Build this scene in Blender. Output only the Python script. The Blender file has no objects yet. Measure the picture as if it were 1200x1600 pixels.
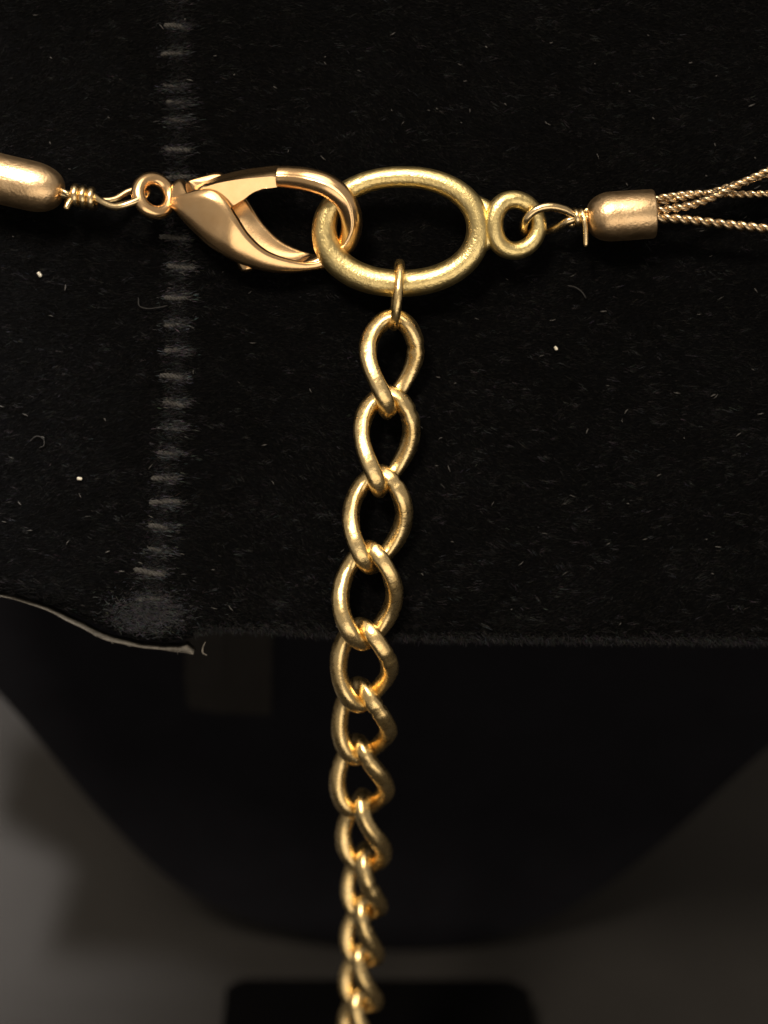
import bpy, math, random
import numpy as np
from mathutils import Vector, Matrix

random.seed(7)
rng = np.random.default_rng(11)
S = bpy.context.scene
COL = S.collection
R = math.radians
V = lambda *a: np.array(a, float)

# ------------------------------------------------------------------ frame of reference
# millimetres are measured on a plane through the clasp, square to the line of sight;
# u = right, v = up in that plane, w = out of it towards the viewer.
MM = 0.001
PITCH = R(37)                 # the view looks down by this much
DIST = 110.0                  # mm from lens to the clasp
PX = 0.04                     # mm per photo pixel on the clasp plane
AX_V = V(0, math.sin(PITCH), math.cos(PITCH))
AX_W = V(0, -math.cos(PITCH), math.sin(PITCH))
BOARD_Y = 15.0                # the upright back board stands on this vertical plane (mm)

def P(px, py, w=0.0):         # photo pixel -> (u, v, w) at depth w
    s = (DIST - w) / DIST
    return V((px - 600) * PX * s, (800 - py) * PX * s, w)

def toW(p):                   # (u, v, w) mm -> world mm, before the lift above the table
    p = np.asarray(p, float)
    return p[..., 0:1] * V(1, 0, 0) + p[..., 1:2] * AX_V + p[..., 2:3] * AX_W

def board_hit(px, py, Y):     # pixel ray on the vertical plane y = Y  -> world mm
    a = toW(P(px, py, 0)); b = toW(P(px, py, -20)); d = b - a
    return a + d * ((Y - a[1]) / d[1])

TABLE_Z = board_hit(650, 1482, BOARD_Y)[2]      # the board's lowest point stands on the table
LIFT = V(0, 0, -TABLE_Z)
def WM(p): return (toW(p) + LIFT) * MM          # -> world metres
def WW(p): return (np.asarray(p, float) + LIFT) * MM

# ------------------------------------------------------------------ camera
cd = bpy.data.cameras.new('camera'); cam = bpy.data.objects.new('camera', cd); COL.objects.link(cam)
cd.sensor_fit = 'VERTICAL'; cd.sensor_height = 36
cd.lens = 18 / ((800 * PX) / DIST)
cd.clip_start = 0.005; cd.clip_end = 20
cam.location = Vector(WM(V(0, 0, DIST)))
cam.rotation_euler = (math.pi / 2 - PITCH, 0, 0)
cd.dof.use_dof = True
cd.dof.focus_distance = (DIST - 2.2) * MM
cd.dof.aperture_fstop = 20
S.camera = cam

# ------------------------------------------------------------------ room light
world = bpy.data.worlds.new('World'); S.world = world; world.use_nodes = True
bg = world.node_tree.nodes['Background']
bg.inputs[0].default_value = (1.0, 0.86, 0.70, 1); bg.inputs[1].default_value = 0.25
CENTER = Vector(WM(V(0, 0, 0)))

def area(name, dirv, dist, size, power, col):
    L = bpy.data.lights.new(name, 'AREA'); L.shape = 'DISK'; L.size = size
    L.energy = power; L.color = col
    o = bpy.data.objects.new(name, L); COL.objects.link(o)
    d = Vector(dirv).normalized()
    o.location = CENTER + d * dist
    o.rotation_euler = (-d).to_track_quat('-Z', 'Y').to_euler()
    return o
def camdir(right, up):        # direction of a lamp, in degrees off the line of sight
    d = AX_W + math.tan(R(right)) * V(1, 0, 0) + math.tan(R(up)) * AX_V
    return d / np.linalg.norm(d)
area('ceiling_lamp', camdir(-16, 30), 1.3, 0.24, 14.0, (1.0, 0.84, 0.64))
area('ceiling_glow', camdir(6, 44), 1.6, 1.3, 12.0, (1.0, 0.85, 0.66))
area('chain_fill', camdir(22, -46), 1.3, 1.7, 9.5, (1.0, 0.84, 0.64))  # added fill from low in front, brightens the hanging links
# narrow spot added above, only to brighten the table left of the bust
_t = toW(P(0, 0, 0)) * 0 + V(-60, 25, TABLE_Z); AIM = Vector(WW(_t))
SL = bpy.data.lights.new('added_table_spot', 'SPOT'); SL.energy = 62.0; SL.color = (1.0, .93, .86)
SL.spot_size = R(9.0); SL.spot_blend = 1.0; SL.shadow_soft_size = 0.028
so = bpy.data.objects.new('added_table_spot', SL); COL.objects.link(so)
so.location = AIM + Vector((-.016, -.135, .43))
so.rotation_euler = (AIM - so.location).to_track_quat('-Z', 'Y').to_euler()

S.view_settings.view_transform = 'Standard'
S.view_settings.look = 'None'
S.view_settings.exposure = 0.12
S.view_settings.gamma = 1
S.cycles.use_denoising = True

# ------------------------------------------------------------------ materials
def mat(name):
    m = bpy.data.materials.new(name); m.use_nodes = True
    nt = m.node_tree
    return m, nt, nt.nodes['Principled BSDF']
def N(nt, t, **k):
    n = nt.nodes.new(t)
    for a, b in k.items(): setattr(n, a, b)
    return n
def noise(nt, scale, detail=3, rough=.5, stretch=None):
    tc = N(nt, 'ShaderNodeTexCoord'); mp = N(nt, 'ShaderNodeMapping')
    if stretch: mp.inputs['Scale'].default_value = stretch
    nt.links.new(tc.outputs['Object'], mp.inputs[0])
    n = N(nt, 'ShaderNodeTexNoise'); n.inputs['Scale'].default_value = scale
    n.inputs['Detail'].default_value = detail; n.inputs['Roughness'].default_value = rough
    nt.links.new(mp.outputs[0], n.inputs['Vector'])
    return n
def ramp(nt, src, stops):
    r = N(nt, 'ShaderNodeValToRGB'); e = r.color_ramp.elements
    while len(e) < len(stops): e.new(.5)
    for k, (p, c) in enumerate(stops):
        e[k].position = p; e[k].color = (*c, 1) if len(c) == 3 else c
    nt.links.new(src, r.inputs[0]); return r
def bump(nt, b, src, strength, dist, prev=None):
    n = N(nt, 'ShaderNodeBump'); n.inputs['Strength'].default_value = strength
    n.inputs['Distance'].default_value = dist
    nt.links.new(src, n.inputs['Height'])
    if prev: nt.links.new(prev.outputs[0], n.inputs['Normal'])
    nt.links.new(n.outputs[0], b.inputs['Normal']); return n

def gold(name, c0, c1, rough, grain, gsize=9000, stretch=None, dent=0.0, vary=.05):
    m, nt, b = mat(name)
    b.inputs['Metallic'].default_value = 1
    n1 = noise(nt, 900, 4, .6)
    r = ramp(nt, n1.outputs['Fac'], [(.3, c0), (.7, c1)])
    nt.links.new(r.outputs[0], b.inputs['Base Color'])
    n2 = noise(nt, 2600, 4, .65)
    mr = N(nt, 'ShaderNodeMapRange'); mr.inputs['From Min'].default_value = .3; mr.inputs['From Max'].default_value = .7
    mr.inputs['To Min'].default_value = rough - vary; mr.inputs['To Max'].default_value = rough + vary
    nt.links.new(n2.outputs['Fac'], mr.inputs[0]); nt.links.new(mr.outputs[0], b.inputs['Roughness'])
    n3 = noise(nt, gsize, 3, .6, stretch)
    bb = bump(nt, b, n3.outputs['Fac'], grain, 0.00006)
    if dent:
        n4 = noise(nt, 1300, 2, .5)
        bump(nt, b, n4.outputs['Fac'], dent, 0.0002, bb)
    return m
M = {}
M['ring']  = gold('satin_yellow_gold', (.72, .575, .26), (.84, .69, .34), .33, .55, 6000, (1, 1, 1), .10)
M['chain'] = gold('bright_yellow_gold', (.80, .59, .27), (.90, .71, .38), .28, .20, 7000, None, .22)
M['clasp'] = gold('rose_gold', (.87, .58, .30), (.92, .645, .36), .25, .06, 8000, None, .03, .015)
M['cap']   = gold('worn_rose_gold', (.66, .46, .26), (.82, .60, .36), .34, .40, 6000, None, .12)
M['wire']  = gold('pale_gold_wire', (.78, .58, .31), (.86, .68, .40), .24, .12)
M['strand'] = gold('antique_gold', (.46, .35, .22), (.66, .51, .33), .25, .15)

def plain(name, c, rough, spec=.5, nscale=800, var=.25, bmp=0.0, bd=.0001, bscale=3000):
    m, nt, b = mat(name)
    n1 = noise(nt, nscale, 5, .6)
    r = ramp(nt, n1.outputs['Fac'], [(.3, tuple(x * (1 - var) for x in c)), (.7, tuple(min(1, x * (1 + var)) for x in c))])
    nt.links.new(r.outputs[0], b.inputs['Base Color'])
    b.inputs['Roughness'].default_value = rough
    b.inputs['Specular IOR Level'].default_value = spec
    if bmp:
        n2 = noise(nt, bscale, 4, .6); bump(nt, b, n2.outputs['Fac'], bmp, bd)
    return m
M['velvet'] = plain('black_velvet_ground', (.0008, .0009, .0012), 1.0, .05, 700, .4, .6, .0002, 2500)
M['board'] = plain('black_paper_board', (.0062, .0064, .0088), .9, .05, 300, .12, .2, .00005, 6000)
M['block'] = plain('black_foot', (.0008, .0008, .001), .95, .03, 300, .2)
M['card'] = plain('grey_card_edge', (.088, .083, .075), .9, .1, 1500, .3, .2, .00005, 4000)
M['tape'] = plain('dark_tape', (.0105, .0098, .0100), .6, .2, 900, .25, .3, .00005, 2500)
M['tape2'] = plain('dark_tape_doubled', (.0088, .0082, .0082), .65, .2, 900, .25, .3, .00005, 2500)
M['stitch'] = plain('grey_thread', (.038, .037, .036), .8, .2, 4000, .5, .5, .0001, 9000)
M['lint'] = plain('pale_lint', (.50, .48, .42), .8, .2, 3000, .2)
M['lintdim'] = plain('dim_lint', (.055, .054, .054), .8, .2, 3000, .4)
M['table'] = plain('charcoal_tablecloth', (.0175, .0170, .0170), .95, .03, 25, .15, .35, .0006, 500)

# the pile: every fibre carries its own shade of black
m, nt, b = mat('black_velvet_pile')
at = N(nt, 'ShaderNodeAttribute', attribute_name='shade')
nt.links.new(at.outputs['Color'], b.inputs['Base Color'])
b.inputs['Roughness'].default_value = .6; b.inputs['Specular IOR Level'].default_value = .05
M['pile'] = m

# ------------------------------------------------------------------ builders
def empty(name, loc):
    o = bpy.data.objects.new(name, None); COL.objects.link(o); o.location = Vector(loc)
    o.empty_display_size = .01
    return o
ORIG = {}
def build(name, verts, faces, material, parent=None, smooth=True, org=None):
    """verts in world metres; the mesh's own origin sits at `org` (default: its centre)"""
    verts = np.asarray(verts, float)
    if org is None: org = (verts.max(0) + verts.min(0)) / 2
    me = bpy.data.meshes.new(name); me.from_pydata((verts - org).tolist(), [], [list(f) for f in faces]); me.update()
    if smooth: me.polygons.foreach_set('use_smooth', [True] * len(me.polygons))
    me.materials.append(material)
    o = bpy.data.objects.new(name, me); COL.objects.link(o)
    ORIG[o.name] = np.array(org)
    base = np.zeros(3)
    if parent is not None:
        o.parent = parent
        base = ORIG.get(parent.name, np.array(parent.location))
    o.location = Vector(np.array(org) - base)
    return o
def tag(o, label, cat=None, group=None, kind=None):
    if label: o['label'] = label
    if cat: o['category'] = cat
    if group: o['group'] = group
    if kind: o['kind'] = kind
    return o

def catmull(pts, n, closed=False):
    pts = np.asarray(pts, float); k = len(pts); out = []
    segs = k if closed else k - 1
    for i in range(segs):
        if closed: a, b_, c, d = (pts[(i + j) % k] for j in (-1, 0, 1, 2))
        else:
            b_, c = pts[i], pts[i + 1]
            a = pts[i - 1] if i else 2 * b_ - c
            d = pts[i + 2] if i + 2 < k else 2 * c - b_
        for t in np.arange(n) / n:
            out.append(.5 * (2 * b_ + (c - a) * t + (2 * a - 5 * b_ + 4 * c - d) * t * t + (3 * b_ - 3 * c + d - a) * t ** 3))
    if not closed: out.append(pts[-1])
    return np.array(out)
def unit(a): return a / (np.linalg.norm(a, axis=-1, keepdims=True) + 1e-12)
def tangents(p, closed):
    if closed: return unit(np.roll(p, -1, 0) - np.roll(p, 1, 0))
    t = np.empty_like(p); t[1:-1] = p[2:] - p[:-2]; t[0] = p[1] - p[0]; t[-1] = p[-1] - p[-2]
    return unit(t)
def frames(p, closed, up=None):
    t = tangents(p, closed); n = np.empty_like(p)
    u = V(0, 0, 1) if up is None else np.asarray(up, float)
    if abs(np.dot(u, t[0])) > .9: u = V(0, 1, 0)
    a = u - t[0] * np.dot(u, t[0]); n[0] = a / np.linalg.norm(a)
    for i in range(1, len(p)):
        a = n[i - 1] - t[i] * np.dot(n[i - 1], t[i]); n[i] = a / np.linalg.norm(a)
    if closed:                                   # spread the closing twist
        a = n[-1] - t[0] * np.dot(n[-1], t[0]); a /= np.linalg.norm(a)
        ang = math.atan2(np.dot(np.cross(n[0], a), t[0]), np.dot(n[0], a))
        for i in range(len(p)):
            f = -ang * i / len(p); c, s = math.cos(f), math.sin(f)
            n[i] = n[i] * c + np.cross(t[i], n[i]) * s
    return t, n, np.cross(t, n)
def tube(p, r, sides=14, closed=False, prof=None, up=None, wob=0.0):
    """sweep a round (or given) section along p (u,v,w mm) -> verts, faces"""
    p = np.asarray(p, float); t, n, b_ = frames(p, closed, up)
    k = len(p); r = np.broadcast_to(np.asarray(r, float), (k,))
    ang = np.linspace(0, 2 * math.pi, sides, endpoint=False)
    pr = np.stack([np.cos(ang), np.sin(ang)], 1) if prof is None else np.asarray(prof, float)
    sides = len(pr)
    v = p[:, None] + r[:, None, None] * (pr[None, :, 0:1] * n[:, None] + pr[None, :, 1:2] * b_[:, None])
    if wob:
        v += wob * rng.normal(size=v.shape)
    v = v.reshape(-1, 3); f = []
    for i in range(k if closed else k - 1):
        j = (i + 1) % k
        for s in range(sides):
            q = (s + 1) % sides
            f.append((i * sides + s, i * sides + q, j * sides + q, j * sides + s))
    if not closed:
        f.append(tuple(range(sides))[::-1]); f.append(tuple((k - 1) * sides + s for s in range(sides)))
    return v, f
def rounded(r, k, ends=3):
    """radii that round off both ends of an open tube of k rings"""
    r = np.full(k, r, float)
    for e in range(ends):
        q = math.sqrt(1 - (1 - (e + .35) / ends) ** 2)
        r[e] *= q; r[k - 1 - e] *= q
    return r
def merge(*parts):
    vs, fs, o = [], [], 0
    for v, f in parts:
        vs.append(v); fs += [tuple(i + o for i in x) for x in f]; o += len(v)
    return np.concatenate(vs), fs
def lathe(a, axis, prof, sides=40):
    """prof: (distance along axis, radius) pairs"""
    axis = unit(np.asarray(axis, float)); n = np.cross(axis, V(0, 0, 1)); n /= np.linalg.norm(n); b_ = np.cross(axis, n)
    ang = np.linspace(0, 2 * math.pi, sides, endpoint=False)
    v = []; f = []
    for d, r in prof:
        v.append(a + axis * d + r * (np.cos(ang)[:, None] * n + np.sin(ang)[:, None] * b_))
    v = np.concatenate(v); k = len(prof)
    for i in range(k - 1):
        for s in range(sides):
            q = (s + 1) % sides
            f.append((i * sides + s, i * sides + q, (i + 1) * sides + q, (i + 1) * sides + s))
    f.append(tuple(range(sides))[::-1]); f.append(tuple((k - 1) * sides + s for s in range(sides)))
    return v, f

# ------------------------------------------------------------------ table
def build_table():
    nx, ny = 150, 130
    xs = np.linspace(-.55, .55, nx); ys = np.linspace(-.35, .6, ny)
    X, Y = np.meshgrid(xs, ys)
    Z = -.0012 + .0006 * np.sin(X * 60 + 2.5 * np.sin(Y * 25)) * np.cos(Y * 38 + X * 14)
    v = np.stack([X, Y, Z], -1).reshape(-1, 3)
    f = [(j * nx + i, j * nx + i + 1, (j + 1) * nx + i + 1, (j + 1) * nx + i) for j in range(ny - 1) for i in range(nx - 1)]
    o = build('table_top', v, f, M['table'], org=V(0, 0, 0))
    tag(o, None, kind='structure')
build_table()

# ------------------------------------------------------------------ display bust
bust = empty('display_bust', WW(V(0, BOARD_Y, TABLE_Z)))
tag(bust, 'black velvet jewellery display bust seen from behind with an upright black board', 'display bust')

# upright board, outline with a rounded foot
left = [(0, 1086), (60, 1155), (150, 1263), (250, 1362), (350, 1422), (500, 1467), (650, 1482)]
right = [(800, 1458), (920, 1402), (1040, 1312), (1200, 1168)]
out2 = [board_hit(px, py, BOARD_Y) for px, py in left + right]
out2 = [V(p[0], 0, p[2]) for p in out2]
ztop = BOARD_Y / math.sin(PITCH) * math.cos(PITCH) - 2.0
first, last = out2[0], out2[-1]
sl = out2[0] - out2[1]; sr = out2[-1] - out2[-2]
pre = [V(first[0] - 13, 0, ztop), V(first[0] - 11, 0, first[2] + 20)]
post = [V(last[0] + 13, 0, last[2] + 18), V(last[0] + 16, 0, ztop)]
curve = catmull([pre[1]] + out2 + [post[0]], 10)
poly = np.array([pre[0]] + list(curve) + [post[1]])
k = len(poly); TH = 2.5
fr = poly + V(0, BOARD_Y, 0); bk = poly + V(0, BOARD_Y + TH, 0)
fr_in = fr.copy()
v = WW(np.concatenate([fr, bk]))
f = [tuple(range(k)), tuple(range(2 * k - 1, k - 1, -1))] + [(i, i + k, (i + 1) % k + k, (i + 1) % k) for i in range(k)]
board = build('back_board', v, f, M['board'], bust, smooth=False)

# doubled strip of tape stuck on the board
def tape_strip(pxs, off, th, material, parent):
    q = [board_hit(px, py, BOARD_Y - off) for px, py in pxs]
    a = np.array(q); bb = a + V(0, th, 0)
    v = WW(np.concatenate([a, bb])); n = len(pxs)
    f = [tuple(range(n)), tuple(range(2 * n - 1, n - 1, -1))] + [(i, i + n, (i + 1) % n + n, (i + 1) % n) for i in range(n)]
    return build('tape_strip', v, f, material, parent, smooth=False)
tape_strip([(290, 960), (288, 1060), (294, 1102), (300, 1108), (356, 1116), (357, 960)], .25, .30, M['tape'], board)
tape_strip([(350, 960), (352, 1114), (424, 1118), (426, 960)], .45, .15, M['tape2'], board)

# sloping velvet panel: a padded sheet, lower edge lifted on the left
EDGE = [(-260, 905), (-120, 912), (0, 922), (60, 938), (120, 962), (170, 984), (215, 1000), (262, 1004), (300, 996), (316, 988), (345, 986), (430, 990), (520, 996), (650, 1001), (800, 1003), (1000, 1005), (1200, 1007), (1460, 1008)]
def edge_y(px): return np.interp(px, [e[0] for e in EDGE], [e[1] for e in EDGE])
def velvet_w(u, v):          # gentle unevenness of the padding, rolling off at the lower edge
    return .10 * np.sin(u * .21 + 1) * np.cos(v * .17) + .05 * np.sin(u * .9 + v * .4)
nx, ny = 230, 120
pxs = np.linspace(-260, 1460, nx)
V_top = []
for j in range(ny):
    t = j / (ny - 1)
    py = -330 + (edge_y(pxs) + .8 * np.sin(pxs * .11) + .6 * np.sin(pxs * .37) + 330) * t
    u = (pxs - 600) * PX; vv = (800 - py) * PX
    w = velvet_w(u, vv)
    d = (1 - t) * 40
    w = w - .45 * np.exp(-d / .35)
    V_top.append(np.stack([u, vv, w], 1))
V_top = np.concatenate(V_top)
V_bot = V_top.copy(); V_bot[:, 2] = -1.5
n0 = nx * ny
f = []
for j in range(ny - 1):
    for i in range(nx - 1):
        a = j * nx + i
        f.append((a, a + nx, a + nx + 1, a + 1)); f.append((a + n0, a + 1 + n0, a + nx + 1 + n0, a + nx + n0))
for i in range(nx - 1):
    a = (ny - 1) * nx + i; f.append((a, a + n0, a + 1 + n0, a + 1)); a = i; f.append((a, a + 1, a + 1 + n0, a + n0))
for j in range(ny - 1):
    a = j * nx; f.append((a, a + n0, a + nx + n0, a + nx)); a = j * nx + nx - 1; f.append((a, a + nx, a + nx + n0, a + n0))
panel = build('velvet_panel', WM(np.concatenate([V_top, V_bot])), f, M['velvet'], bust)

# pale cut edge of the card under the velvet, standing away from it on the left
ce = catmull([P(*p) for p in ((-120, 914, -.9), (-40, 923, -.9), (0, 932, -.9), (60, 949, -1), (110, 973, -1), (165, 1000, -1), (220, 1012, -1), (270, 1018, -1), (302, 1023, -1))], 14)
th = np.interp(np.arange(len(ce)), [0, len(ce) * .2, len(ce) * .55, len(ce) * .82, len(ce) * .95, len(ce) - 1], [.03, .05, .085, .12, .34, .10])
th = th * (1 + .25 * np.sin(np.arange(len(ce)) * .31) * np.sin(np.arange(len(ce)) * .37))
ce[:, 1] += .02 * np.sin(np.arange(len(ce)) * .43)
top = ce + np.stack([th * 0, th, th * 0], 1)
k = len(ce); back = V(0, .25, -1.3)
v = np.concatenate([ce, top, top + back, ce + back])
f = []
for i in range(k - 1):
    for a in range(4):
        c = (a + 1) % 4
        f.append((a * k + i, a * k + i + 1, c * k + i + 1, c * k + i))
f += [(0, k, 2 * k, 3 * k), (k - 1, 4 * k - 1, 3 * k - 1, 2 * k - 1)]
card = build('card_edge', WM(v), f, M['card'], bust, smooth=True)
fr_ = []
for q in range(26):                                   # frayed threads at the torn end
    a_ = ce[int(rng.uniform(.55, .99) * (len(ce) - 1))] + V(0, rng.uniform(0, .15), .02)
    d_ = V(rng.normal(.25, .3), rng.normal(.05, .2), .1) * rng.uniform(.3, 1)
    fr_.append(tube(catmull([a_, a_ + d_ * .5 + V(0, rng.normal(0, .04), .03), a_ + d_], 4), .016, 4))
vv, ff = merge(*fr_); fz = build('frayed_threads', WM(vv), ff, M['card'], card); fz['kind'] = 'stuff'
card['label'] = 'pale frayed edge of card peeling away below the velvet'
vv, ff = tube(catmull([P(321, 1003, -.3), P(317, 1012, -.4), P(317, 1020, -.4), P(323, 1024, -.5)], 8), np.interp(np.arange(25), [0, 12, 24], [.03, .06, .05]), 8)
build('card_sliver', WM(vv), ff, M['card'], bust)

STITCH = [(-4, 274), (41, 277), (82, 270), (136, 270), (162, 277), (189, 276), (235, 276), (277, 275), (320, 275), (372, 274), (419, 279), (463, 272), (505, 272), (548, 275), (590, 271), (629, 272), (667, 269), (708, 264), (747, 259), (787, 256), (824, 249), (861, 246), (895, 237), (937, 233)]
# pile: short fibres lying mostly crosswise
def velvet_pile():
    parts_c, parts_d, parts_l, parts_w, parts_s = [], [], [], [], []
    def add(px, py, ang, lift, L, wd, sh):
        u = (px - 600) * PX; vv = (800 - py) * PX
        parts_c.append(np.stack([u, vv, velvet_w(u, vv) - .02 - .45 * np.exp(-np.maximum(edge_y(px) - py, 0) * PX / .35)], 1))
        d = np.stack([np.cos(ang) * np.cos(lift), np.sin(ang) * np.cos(lift), np.sin(lift)], 1)
        parts_d.append(d); parts_l.append(L); parts_w.append(wd); parts_s.append(sh)
    n = 260000
    px = rng.uniform(-60, 1260, n); py = rng.uniform(-60, 1012, n)
    keep = py < edge_y(px) + 1; px = px[keep]; py = py[keep]; n = len(px)
    # pile direction drifts slowly over the cloth
    drift = .35 * np.sin(px * .006 + 1.3) + .3 * np.sin(py * .011 + px * .004) - .12
    clump = .5 + .5 * np.sin(px * .05 + 3 * np.sin(py * .021)) * np.sin(py * .09 + 2 * np.sin(px * .017))
    ang = drift + rng.normal(0, .33, n) + np.where(rng.random(n) < .5, math.pi, 0)
    sh = .0018 + .006 * rng.random(n) ** 3 + .004 * clump * (rng.random(n) < .3)
    sh = np.where(rng.random(n) < .004, .05 * rng.random(n) + .02, sh)
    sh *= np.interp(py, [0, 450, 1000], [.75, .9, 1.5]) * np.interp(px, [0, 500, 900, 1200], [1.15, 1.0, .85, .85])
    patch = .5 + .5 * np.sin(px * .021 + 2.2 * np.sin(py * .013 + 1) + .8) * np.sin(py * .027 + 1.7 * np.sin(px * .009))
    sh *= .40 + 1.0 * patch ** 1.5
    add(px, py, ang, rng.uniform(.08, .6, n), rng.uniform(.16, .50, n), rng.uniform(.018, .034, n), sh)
    # tufts of paler fibres
    m_ = 2600; k_ = 9
    cx = rng.uniform(-20, 1220, m_); cy = rng.uniform(-20, 990, m_); ca = rng.normal(-.12, .35, m_); cb = .006 + .030 * rng.random(m_) ** 2.5
    px = (cx[:, None] + rng.normal(0, 5, (m_, k_))).ravel(); py = (cy[:, None] + rng.normal(0, 2.2, (m_, k_))).ravel()
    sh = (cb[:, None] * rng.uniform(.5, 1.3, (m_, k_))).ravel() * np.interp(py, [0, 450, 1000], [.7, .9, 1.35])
    kk = py < edge_y(px) - 2
    an = (ca[:, None] + rng.normal(0, .12, (m_, k_))).ravel(); n = kk.sum()
    add(px[kk], py[kk], an[kk], rng.uniform(.1, .5, n), rng.uniform(.25, .6, n), rng.uniform(.02, .034, n), sh[kk])
    # pile pressed over each stitch
    sx = np.array([q[1] for q in STITCH]); sy = np.array([q[0] for q in STITCH]); k_ = 260
    px = (sx[:, None] + rng.normal(0, 12, (len(sx), k_))).ravel(); py = (sy[:, None] + rng.normal(0, 4.8, (len(sx), k_))).ravel()
    n = len(px)
    add(px, py, rng.normal(-.05, .22, n), rng.uniform(.25, .8, n), rng.uniform(.3, .65, n), rng.uniform(.02, .036, n), .012 + np.interp(py, [0, 300, 500, 950], [.075, .085, .14, .12]) * rng.random(n) ** 1.5)
    # rubbed, lighter pile along the seam and at its foot
    n = 9000
    py = rng.uniform(-40, 960, n); cx = np.interp(py, [0, 600, 940], [274, 272, 232])
    px = cx + rng.normal(0, 10, n)
    add(px, py, rng.normal(.0, .5, n), rng.uniform(.15, .7, n), rng.uniform(.25, .6, n), rng.uniform(.02, .034, n), .004 + np.interp(py, [0, 300, 500, 950], [.022, .028, .045, .045]) * rng.random(n) ** 2)
    n = 2600
    px = rng.normal(228, 30, n); py = rng.normal(958, 17, n)
    k_ = py < edge_y(px) - 3; px, py = px[k_], py[k_]; n = len(px)
    add(px, py, rng.normal(.1, .6, n), rng.uniform(.2, .9, n), rng.uniform(.25, .55, n), rng.uniform(.02, .036, n), .03 + .06 * rng.random(n))
    # fuzz along the cut lower edge
    n = 5500
    px = rng.uniform(300, 1260, n); py = edge_y(px) - np.abs(rng.normal(0, 6, n))
    add(px, py, rng.normal(-.6, .8, n), rng.uniform(-.2, .8, n), rng.uniform(.2, .55, n), rng.uniform(.018, .03, n), .012 + .03 * rng.random(n) ** 2)
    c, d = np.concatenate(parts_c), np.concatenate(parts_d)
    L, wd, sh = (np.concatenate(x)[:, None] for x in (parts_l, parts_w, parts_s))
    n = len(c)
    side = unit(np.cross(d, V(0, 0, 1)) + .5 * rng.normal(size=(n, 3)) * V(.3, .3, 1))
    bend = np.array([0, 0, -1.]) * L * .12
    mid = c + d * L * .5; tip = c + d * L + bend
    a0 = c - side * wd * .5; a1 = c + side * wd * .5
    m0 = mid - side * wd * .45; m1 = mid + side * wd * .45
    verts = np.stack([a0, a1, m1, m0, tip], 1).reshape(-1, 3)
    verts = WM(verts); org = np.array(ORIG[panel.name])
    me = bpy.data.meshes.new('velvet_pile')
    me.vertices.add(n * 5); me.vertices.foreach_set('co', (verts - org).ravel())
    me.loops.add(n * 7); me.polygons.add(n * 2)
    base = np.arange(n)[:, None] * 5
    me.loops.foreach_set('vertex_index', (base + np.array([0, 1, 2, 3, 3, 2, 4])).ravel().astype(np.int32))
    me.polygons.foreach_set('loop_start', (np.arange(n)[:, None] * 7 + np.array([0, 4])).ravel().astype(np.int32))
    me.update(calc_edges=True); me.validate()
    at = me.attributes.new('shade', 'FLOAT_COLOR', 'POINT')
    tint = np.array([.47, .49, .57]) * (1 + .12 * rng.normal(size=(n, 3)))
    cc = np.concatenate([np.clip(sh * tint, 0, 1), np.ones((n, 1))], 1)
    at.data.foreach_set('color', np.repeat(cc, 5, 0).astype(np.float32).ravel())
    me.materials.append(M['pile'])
    o = bpy.data.objects.new('velvet_pile', me); COL.objects.link(o); o.parent = panel; o['kind'] = 'stuff'
velvet_pile()

# seam stitches: short twisted threads lying across the seam
def stitch_mesh(seed):
    r_ = np.random.default_rng(seed); parts = []
    L = 1.55 + .3 * r_.random(); nb = 30
    s = np.linspace(-.5, .5, nb)
    for ph in (0, 2.1, 4.2):
        a = s * L / .42 * 2 * math.pi * .55 + ph
        p = np.stack([s * L, .085 * np.cos(a) + .03 * np.sin(s * 5 + seed), .06 * np.sin(a) + .14 * np.sqrt(np.clip(1 - (2 * s) ** 2, 0, 1)) - .02], 1)
        parts.append(tube(p, rounded(.085, nb, 4), 6))
    for q in range(7):          # stray hairs of the thread
        x = r_.uniform(-.5, .5) * L; y = r_.uniform(-.15, .15)
        p = np.array([V(x, y, .1), V(x + r_.uniform(.1, .3), y + r_.uniform(-.1, .1), .2), V(x + r_.uniform(.3, .7), y + r_.uniform(-.2, .2), .1)])
        parts.append(tube(catmull(p, 4), .014, 4))
    v, f = merge(*parts)
    me = bpy.data.meshes.new('stitch')
    me.from_pydata((toW(v) * MM).tolist(), [], [list(x) for x in f]); me.update()
    me.polygons.foreach_set('use_smooth', [True] * len(me.polygons)); me.materials.append(M['stitch'])
    return me
SM = [stitch_mesh(s) for s in range(6)]
for k, (py, px) in enumerate(STITCH):
    o = bpy.data.objects.new('stitch', SM[k % 6]); COL.objects.link(o); o.parent = panel
    p = P(px + random.uniform(-5, 5), py + random.uniform(-3, 3), 0); p[2] = velvet_w(p[0], p[1]) - .04 - random.uniform(0, .06)
    o.location = Vector(WM(p) - ORIG[panel.name])
    sc = .8 + .35 * random.random(); 
    if k in (4,): sc *= .7
    o.scale = (sc * random.uniform(.8, 1.15), sc, sc)
    o.rotation_euler = Matrix.Rotation(random.uniform(-.12, .12) - .06, 3, Vector(AX_W)).to_euler()

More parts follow.
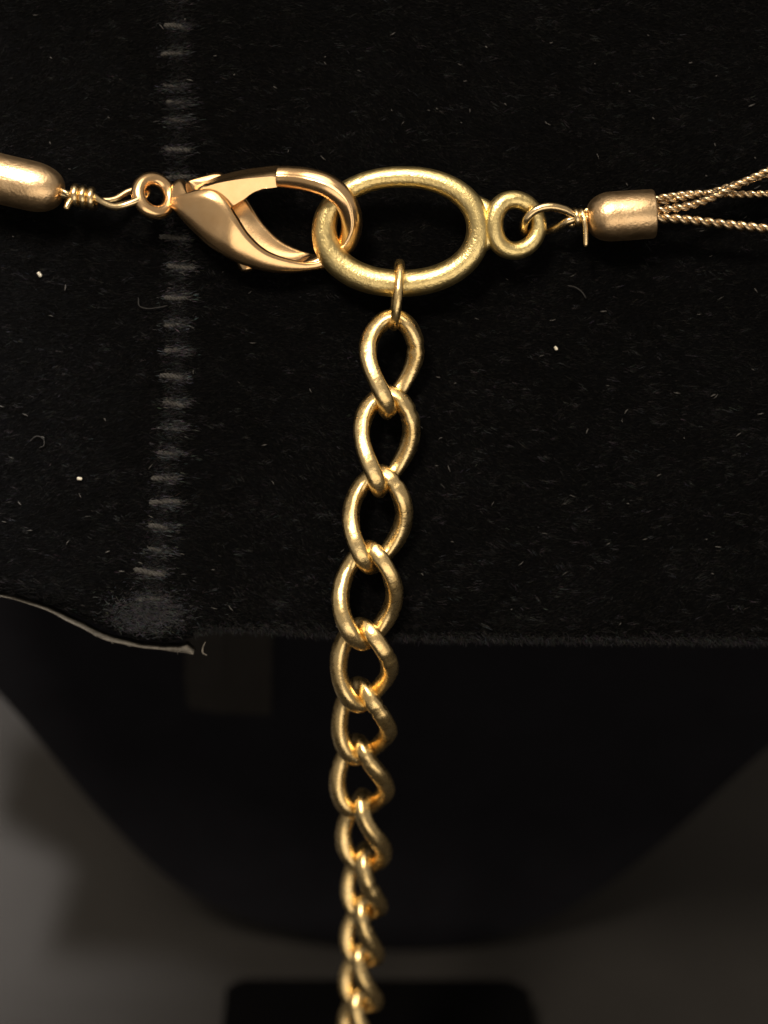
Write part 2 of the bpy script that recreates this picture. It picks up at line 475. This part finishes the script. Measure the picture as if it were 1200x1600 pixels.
# ------------------------------------------------------------------ block on the table below
def table_hit(px, py, z):    # pixel ray on a level plane, world mm
    a = toW(P(px, py, 0)); d = toW(P(px, py, -20)) - a
    return a + d * ((z - a[2]) / d[2])
zt = TABLE_Z + 4
c = [table_hit(x, y, zt) for x, y in ((338, 1700), (352, 1540), (375, 1528), (800, 1530), (828, 1545), (850, 1700))]
a = np.array(c); bq = a.copy(); bq[:, 2] = TABLE_Z - .6
n = len(c)
ins = a.copy(); cen = a.mean(0); ins = a + (cen - a) * .02; ins[:, 2] = zt; a[:, 2] = zt - .5
v = WW(np.concatenate([ins, a, bq]))
f = [tuple(range(n))[::-1], tuple(range(2 * n, 3 * n))] + [(i + r * n, (i + 1) % n + r * n, (i + 1) % n + (r + 1) * n, i + (r + 1) * n) for r in (0, 1) for i in range(n)]
blk = build('stand_base', v, f, M['block'], smooth=False, org=WW(V(cen[0], cen[1], TABLE_Z)))
tag(blk, 'flat matt black base lying on the table below the hanging chain', 'base')

# ------------------------------------------------------------------ necklace
neck = empty('necklace', WM(P(627, 360, 0)))
tag(neck, 'gold necklace fastened with a lobster clasp, its extender chain hanging down', 'necklace')

# oval ring and its small loop
RW = 2.3
c = P(627, 360, RW)
t = np.linspace(0, 2 * math.pi, 120, endpoint=False)
a_, b_ = 118 * PX, 79.5 * PX
e = np.stack([c[0] + a_ * np.sign(np.cos(t)) * np.abs(np.cos(t)) ** .94, c[1] + b_ * np.sign(np.sin(t)) * np.abs(np.sin(t)) ** .96, c[2] + .5 * np.sin(t) + .25 * np.cos(t)], 1)
rr = .75 - .05 * np.sin(t) + .03 * np.sin(2 * t + .6) - .05 * np.cos(t - 1.2)
ang = np.linspace(0, 2 * math.pi, 20, endpoint=False)
v, f = tube(e, rr, 20, True)
ring = build('oval_ring', WM(v), f, M['ring'], neck)
c2 = P(803, 352, RW + .2)
e2 = np.stack([c2[0] + (35 + 3 * np.cos(t[::2])) * PX * np.cos(t[::2]), c2[1] + 38 * PX * np.sin(t[::2]), c2[2] + .25 * np.sin(t[::2]) - .25 * np.cos(t[::2])], 1)
v, f = tube(e2, .56 + .05 * np.cos(t[::2] - math.pi), 16, True)
lug = tube(catmull([P(740, 314, RW + .2), P(760, 328, RW + .2), P(765, 352, RW + .15), P(759, 376, RW + .1), P(738, 392, RW)], 6), np.interp(np.arange(25), [0, 6, 12, 18, 24], [.42, .56, .66, .56, .42]), 14)
v, f = merge((v, f), lug)
build('small_loop', WM(v), f, M['ring'], ring)

# lobster clasp ---------------------------------------------------------------
# body stations: front rim, back rim, lowest point of the belly (pixels), their w, openness of the channel
BODY = [
    ((266, 311), (271, 299), (268, 322), 2.75, 2.05, 2.35, .0),
    ((288, 304), (290, 284), (283, 341), 3.30, 1.45, 2.2, .5),
    ((312, 298), (318, 274), (304, 362), 3.65, 1.10, 2.1, 1.),
    ((333, 300), (345, 270), (326, 381), 3.80, .95, 2.0, 1.),
    ((351, 315), (371, 288), (347, 395), 3.80, .90, 1.9, 1.),
    ((367, 339), (391, 316), (371, 408), 3.65, .85, 1.8, 1.),
    ((387, 369), (412, 348), (399, 418), 3.25, .80, 1.6, 1.),
    ((414, 393), (438, 374), (430, 424), 2.75, .70, 1.4, 1.),
    ((449, 406), (468, 390), (463, 425), 2.20, .55, 1.2, .9),
    ((484, 411), (495, 399), (495, 421), 1.70, .45, 1.05, .4),
]
HOOK = [(508, 406, 1.0, .64), (530, 393, 1.1, .64), (546, 370, 1.8, .64), (549, 340, 2.9, .66), (537, 311, 3.7, .68),
        (512, 291, 4.0, .70), (482, 281, 3.9, .70), (452, 277, 3.6, .66), (434, 276, 3.5, .62)]
rows = []
for F, K, B, wf, wk, wb, op in BODY:
    Fp, Kp, Bp = P(*F, wf), P(*K, wk), P(*B, wb); C = (Fp + Kp) / 2
    rows.append(np.concatenate([C, Fp - C, Bp - C, [op]]))
hp = np.array([P(*h[:3]) for h in HOOK]); ht = tangents(hp, False); inner = P(450, 335, 2.5)
for k, h in enumerate(HOOK):
    tt = ht[k]; bb = unit(V(0, 0, 1) - tt * tt[2]); nn = np.cross(bb, tt)
    if np.dot(nn, inner - hp[k]) > 0: nn = -nn
    rows.append(np.concatenate([hp[k], bb * h[3], nn * h[3], [0]]))
sec = catmull(np.array(rows), 10); k = len(sec); NS = 20
vs = []
for q in sec:
    C, A, B = q[:3], q[3:6], q[6:9]; op = min(1, max(0, q[9]))
    th_ = np.linspace(0, math.pi, NS)
    co = np.sign(np.cos(th_)) * np.abs(np.cos(th_)) ** (1 - .15 * op)
    vo = C + co[:, None] * A + np.sin(th_)[:, None] * B
    dep = .72 * op - 1.0 * (1 - op); wl = 1 - .24 * op
    vi = C - np.cos(th_)[:, None] * A * wl + np.sin(th_)[:, None] * B * dep
    vs.append(np.concatenate([vo, vi]))
sides = 2 * NS
v = np.concatenate(vs); f = []
for i in range(k - 1):
    for s in range(sides):
        q = (s + 1) % sides
        f.append((i * sides + s, i * sides + q, (i + 1) * sides + q, (i + 1) * sides + s))
f.append(tuple(range(sides))[::-1]); f.append(tuple((k - 1) * sides + s for s in range(sides)))
clasp = build('lobster_clasp', WM(v), f, M['clasp'], neck)
clasp['label'] = 'rose gold lobster claw hooked through the oval ring'
# eyelet
ec = P(241, 306, 2.4); tt = np.linspace(0, 2 * math.pi, 48, endpoint=False)
ex = unit(V(.86, -.18, -.45)); ey = unit(np.cross(V(.1, .25, .9), ex)); 
e = ec + 1.04 * np.cos(tt)[:, None] * ex + 1.08 * np.sin(tt)[:, None] * ey
v, f = tube(e, .44, 14, True); build('eyelet', WM(v), f, M['clasp'], clasp)
# lever: a plate from the hook's tip back into the channel
def plate(poly, w0, w1, shift):
    poly = np.asarray(poly, float); n = len(poly)
    a = np.array([P(x, y, w1) for x, y in poly]); b = np.array([P(x + shift[0], y + shift[1], w0) for x, y in poly])
    cen = a.mean(0)
    up_ = np.clip((a[:, 1] - cen[1]) / .45, -1, 1)
    ai = a + (cen - a) * np.stack([np.full(n, .03), np.where(up_ > 0, .30, .06), np.zeros(n)], 1); ai[:, 2] += .10 + .30 * np.clip(up_, -1, 1)
    a[:, 2] += np.where(up_ > 0, .18, -.25)
    v = np.concatenate([ai, ai, a, b])
    f = [tuple(range(n))[::-1], tuple(range(3 * n, 4 * n))] + [(i + r * n, (i + 1) % n + r * n, (i + 1) % n + (r + 1) * n, i + (r + 1) * n) for r in (1, 2) for i in range(n)]
    return v, f
lever = catmull([(296, 305), (330, 288), (370, 277), (405, 272), (430, 270), (441, 279), (437, 291), (415, 295), (396, 301), (376, 314), (355, 325), (330, 325), (306, 316)], 6, True)
v, f = plate(lever, 1.9, 3.3, (6, -11))
build('lever', WM(v), f, M['clasp'], clasp)
v, f = tube(catmull([P(366, 385, 1.3), P(378, 404, 1.4), P(386, 418, 1.5), P(388, 424, 1.5)], 6), rounded(.42, 19, 5) * np.linspace(1.15, .95, 19), 12)
build('thumb_tab', WM(v), f, M['clasp'], clasp)

# end caps -------------------------------------------------------------------
def cap_prof(L, r, nose):
    pr = []
    for q in np.linspace(0, 1, 14): 
        ang = q * math.pi / 2
        pr.append((nose * (1 - math.cos(ang)), .30 + (r - .30) * math.sin(ang) ** .9))
    pr += [(L * .6, r * 1.005), (L - .10, r * .99), (L, r * .95), (L + .001, r * .80), (L - .5, r * .76)]
    return pr
a = P(917, 341, 2.3); b2 = P(1022, 334, 2.3)
v, f = lathe(a, b2 - a, cap_prof(np.linalg.norm(b2 - a), 1.50, 1.5))
cap = build('end_cap', WM(v), f, M['cap'], neck); cap['label'] = 'gold cap gathering the twisted strands'
a = P(98, 302, 2.2); b2 = P(-75, 262, 1.9)
v, f = lathe(a, b2 - a, cap_prof(np.linalg.norm(b2 - a), 1.52, 2.0))
build('end_cap', WM(v), f, M['cap'], neck)

# wire wraps ------------------------------------------------------------------
def coil(a, b, r, turns, n=22):
    ax = unit(b - a); n_ = unit(np.cross(ax, V(0, 0, 1))); m_ = np.cross(ax, n_)
    s = np.linspace(0, 1, int(turns * n) + 1); an = s * turns * 2 * math.pi
    return a + (b - a) * s[:, None] + r * (np.cos(an)[:, None] * n_ + np.sin(an)[:, None] * m_)
# left: coil beside the cap, long loop through the clasp's eyelet
core = tube(catmull([P(90, 301, 2.2), P(110, 305, 2.2), P(150, 311, 2.3)], 6), .30, 10)
cl = tube(coil(P(109, 304, 2.2), P(148, 311, 2.3), .47, 3.1), .26, 10)
tail = tube(catmull([P(112, 310, 2.6), P(107, 318, 2.75), P(103, 328, 2.8)], 6), rounded(.20, 13, 2), 10)
tail2 = tube(catmull([P(94, 296, 2.6), P(101, 300, 2.75), P(109, 305, 2.7)], 6), rounded(.16, 13, 2), 10)
lp = tube(catmull([P(146, 306, 2.5), P(160, 316, 2.9), P(180, 323, 3.2), P(203, 318, 3.3), P(222, 309, 3.0), P(230, 300, 2.2), P(222, 294, 1.4), P(200, 300, 1.5), P(178, 312, 1.8), P(150, 314, 2.1)], 9), .235, 10)
v, f = merge(core, cl, tail, tail2, lp)
build('wire_wrap', WM(v), f, M['wire'], neck)
# right: loop through the small loop, coil at the cap, tail hanging down
core = tube(catmull([P(885, 340, 2.4), P(900, 341, 2.3), P(930, 340, 2.3)], 6), .26, 10)
cl = tube(coil(P(893, 340, 2.35), P(917, 340, 2.3), .40, 2.6), .21, 10)
tail = tube(catmull([P(911, 335, 2.75), P(914, 350, 2.8), P(915, 366, 2.7), P(915, 386, 2.5)], 7), rounded(.17, 22, 2), 10)
lp = tube(catmull([P(897, 336, 2.6), P(880, 327, 3.0), P(857, 323, 3.3), P(836, 329, 3.3), P(822, 343, 3.0), P(818, 358, 2.2), P(828, 366, 1.4), P(850, 362, 1.3), P(868, 356, 1.9), P(886, 346, 2.5), P(897, 342, 2.5)], 9), .27, 10)
v, f = merge(core, cl, tail, lp)
build('wire_wrap', WM(v), f, M['wire'], neck)

# twisted strands --------------------------------------------------------------
def strand(ctrl, r, pitch, ph):
    p = catmull([P(*c) for c in ctrl], 60)
    seg = np.linalg.norm(np.diff(p, axis=0), axis=1); s = np.concatenate([[0], np.cumsum(seg)])
    n = int(s[-1] / .045); ss = np.linspace(0, s[-1], n)
    p = np.stack([np.interp(ss, s, p[:, i]) for i in range(3)], 1)
    t, a, b = frames(p, False); parts = []
    prof = [(math.cos(x) * 1.25, math.sin(x) * .8) for x in np.linspace(0, 2 * math.pi, 8, endpoint=False)]
    for q in range(2):
        an = ss / pitch * 2 * math.pi + ph + q * math.pi
        h = p + r * .50 * (np.cos(an)[:, None] * a + np.sin(an)[:, None] * b)
        parts.append(tube(h, r * .60, 8))
    v, f = merge(*parts)
    return build('strand', WM(v), f, M['strand'], neck)
strand([(1005, 332, 2.9), (1035, 328, 2.9), (1075, 322, 3.0), (1110, 310, 3.0), (1150, 290, 2.9), (1200, 267, 2.7), (1270, 232, 2.4)], .25, 1.15, 0)
strand([(1005, 316, 2.5), (1035, 309, 2.5), (1080, 303, 2.3), (1120, 303, 2.2), (1160, 304, 2.1), (1200, 303, 2.0), (1270, 300, 1.8)], .235, 1.1, 1)
strand([(1005, 340, 3.0), (1030, 341, 3.0), (1065, 343, 2.9), (1110, 348, 2.8), (1155, 353, 2.7), (1200, 358, 2.5), (1270, 366, 2.2)], .30, 1.35, 2)
strand([(1005, 322, 2.2), (1035, 316, 2.3), (1075, 308, 2.4), (1110, 301, 2.0), (1150, 288, 2.0), (1200, 272, 1.9), (1270, 246, 1.7)], .23, 1.1, 3)

# jump ring ---------------------------------------------------------------------
jc = P(620, 461, 2.35); tt = np.linspace(0, 2 * math.pi, 56, endpoint=False)
ex = unit(V(.05, 0, 1.0)); ey = unit(V(.09, 1, 0))
e = jc + 1.55 * np.cos(tt)[:, None] * ex + 1.92 * np.sin(tt)[:, None] * ey
v, f = tube(e, .29, 12, True); build('jump_ring', WM(v), f, M['chain'], neck)

# extender chain: one link mesh, copied -----------------------------------------
WIRE = .54; HB = 2.90; HA = 1.65; TW = R(47); LP = 2 * HB - 2 * WIRE + .03
t = np.linspace(0, 2 * math.pi, 72, endpoint=False)
x = HA * np.cos(t); y = HB * np.sin(t)
x = x * (1 - .04 * (y / HB) ** 2)
ph = TW * np.clip(y / HB, -1, 1)
lk = np.stack([x * np.cos(ph), y, x * np.sin(ph)], 1)
LINKS = []
for s in range(4):
    r_ = np.random.default_rng(s + 40)
    lw = lk * (1 + .02 * r_.normal(size=3)) + np.stack([.05 * np.sin(t * 2 + s), 0 * t, .05 * np.cos(t * 3 + s)], 1)
    an = np.linspace(0, 2 * math.pi, 16, endpoint=False)
    sq = 1 + .06 * np.cos(4 * an + s * .4) + .025 * np.cos(3 * an + s)             # slightly flattened, drawn wire
    v, f = tube(lw, WIRE * (1 + .035 * np.sin(3 * t + s) + .02 * np.sin(7 * t + 2 * s) - .13 * (np.abs(np.arange(72) - (5 + 3 * s)) < .5)), 16, True, prof=np.stack([np.cos(an) * sq, np.sin(an) * sq], 1))
    me = bpy.data.meshes.new('chain_link'); me.from_pydata((v * MM).tolist(), [], [list(q) for q in f]); me.update()
    me.polygons.foreach_set('use_smooth', [True] * len(me.polygons)); me.materials.append(M['chain']); LINKS.append(me)
CEN = [(611, 569), (602, 690), (588, 812), (574, 931), (569, 1040), (568, 1129), (565, 1216), (568, 1302), (569, 1381), (567, 1456), (565, 1528), (562, 1597), (560, 1664)]
YAW = [-36, -27, -14, -6, 6, 16, 22, 46, 56, 60, 62, 64, 64]
cs = [P(*CEN[0], 2.2), P(*CEN[1], 2.1), P(*CEN[2], 2.0), P(*CEN[3], 1.9)]
for px, py in CEN[4:]:
    prev = cs[-1]; lo, hi = prev[2] - LP * 1.2, prev[2]
    f_ = lambda w: np.linalg.norm(P(px, py, w) - prev) - LP
    if f_(hi) > 0: cs.append(P(px, py, hi - .2)); continue
    for _ in range(50):
        mid = (lo + hi) / 2
        if f_(mid) > 0: lo = mid
        else: hi = mid
    cs.append(P(px, py, (lo + hi) / 2))
cs = np.array(cs)
print('CHAIN', np.round(np.linalg.norm(np.diff(cs, axis=0), axis=1), 2), np.round(cs[:, 2], 1))
wc = toW(cs); print('CHAIN y', np.round(wc[:, 1], 1))
for k in range(len(cs)):
    a = cs[max(k - 1, 0)]; b = cs[min(k + 1, len(cs) - 1)]
    up = unit(a - b)                                 # link's long axis, (u,v,w)
    zz = unit(V(0, 0, 1) - up * up[2]); xx = np.cross(up, zz)
    q = R(YAW[k]); x2 = xx * math.cos(q) + zz * math.sin(q); z2 = zz * math.cos(q) - xx * math.sin(q)
    mtx = np.stack([toW(x2), toW(up), toW(z2)], 1)
    o = bpy.data.objects.new('chain_link', LINKS[k % 4]); COL.objects.link(o); o.parent = neck
    o.location = Vector(WM(cs[k])) - neck.location
    o.rotation_euler = Matrix(mtx.tolist()).to_euler()

# ------------------------------------------------------------------ lint on the velvet
def speck(px, py, size, material, label, group=None):
    p = P(px, py, 0); p[2] = velvet_w(p[0], p[1]) + .18
    t_ = rng.uniform(0, 6.28); d = V(math.cos(t_), math.sin(t_), .2) * size * PX * .5
    v, f = tube(catmull([p - d, p + V(*rng.normal(0, .02, 3)), p + d * .9], 5), rounded(size * PX * .32, 11, 3), 7, wob=.012)
    o = build('lint_speck', WM(v), f, material); tag(o, label, 'lint', group)
for px, py, sz, lab in ((62, 429, 9, 'white lint speck on velvet left of the lobster clasp'),
                        (125, 748, 8, 'bright round lint speck on velvet left of the seam stitches'),
                        (868, 545, 7, 'cream lint speck on bare velvet right of the top chain link')):
    speck(px, py, sz, M['lint'], lab)
def hair(ctrl, r, material, label):
    p = catmull([np.array([*P(x, y, 0)[:2], .25 + .1 * math.sin(i)]) for i, (x, y) in enumerate(ctrl)], 8)
    v, f = tube(p, rounded(r, len(p), 3), 6); o = build('lint_fibre', WM(v), f, material); tag(o, label, 'lint fibre')
M['hair'] = plain('faint_lint', (.019, .019, .020), .8, .2, 3000, .4)
hair([(886, 447), (898, 450), (908, 457), (915, 467)], .04, M['hair'], 'curved lint fibre on velvet below the right end cap')
hair([(217, 466), (219, 479), (232, 483), (250, 481), (262, 478)], .035, M['hair'], 'hooked lint fibre beside the seam stitches below the clasp')
hair([(48, 690), (58, 682), (69, 686), (70, 696), (62, 700)], .04, M['hair'], 'curled lint fibre on velvet left of the seam')
parts = []
for _ in range(150):
    px, py = rng.uniform(0, 1200), rng.uniform(0, 985)
    if py > edge_y(px) - 8: continue
    p = P(px, py, 0); p[2] = velvet_w(p[0], p[1]) + .16
    t_ = rng.normal(-.2, .7); L = rng.uniform(.05, .22); d = V(math.cos(t_), math.sin(t_), .1) * L
    parts.append(tube(np.array([p - d, p + V(*rng.normal(0, .02, 3)), p + d]), np.array([.4, 1, .4]) * rng.uniform(.018, .045), 5))
v, f = merge(*parts)
o = build('lint', WM(v), f, M['lintdim']); tag(o, 'fine pale dust and lint scattered over the black velvet', 'lint', kind='stuff')
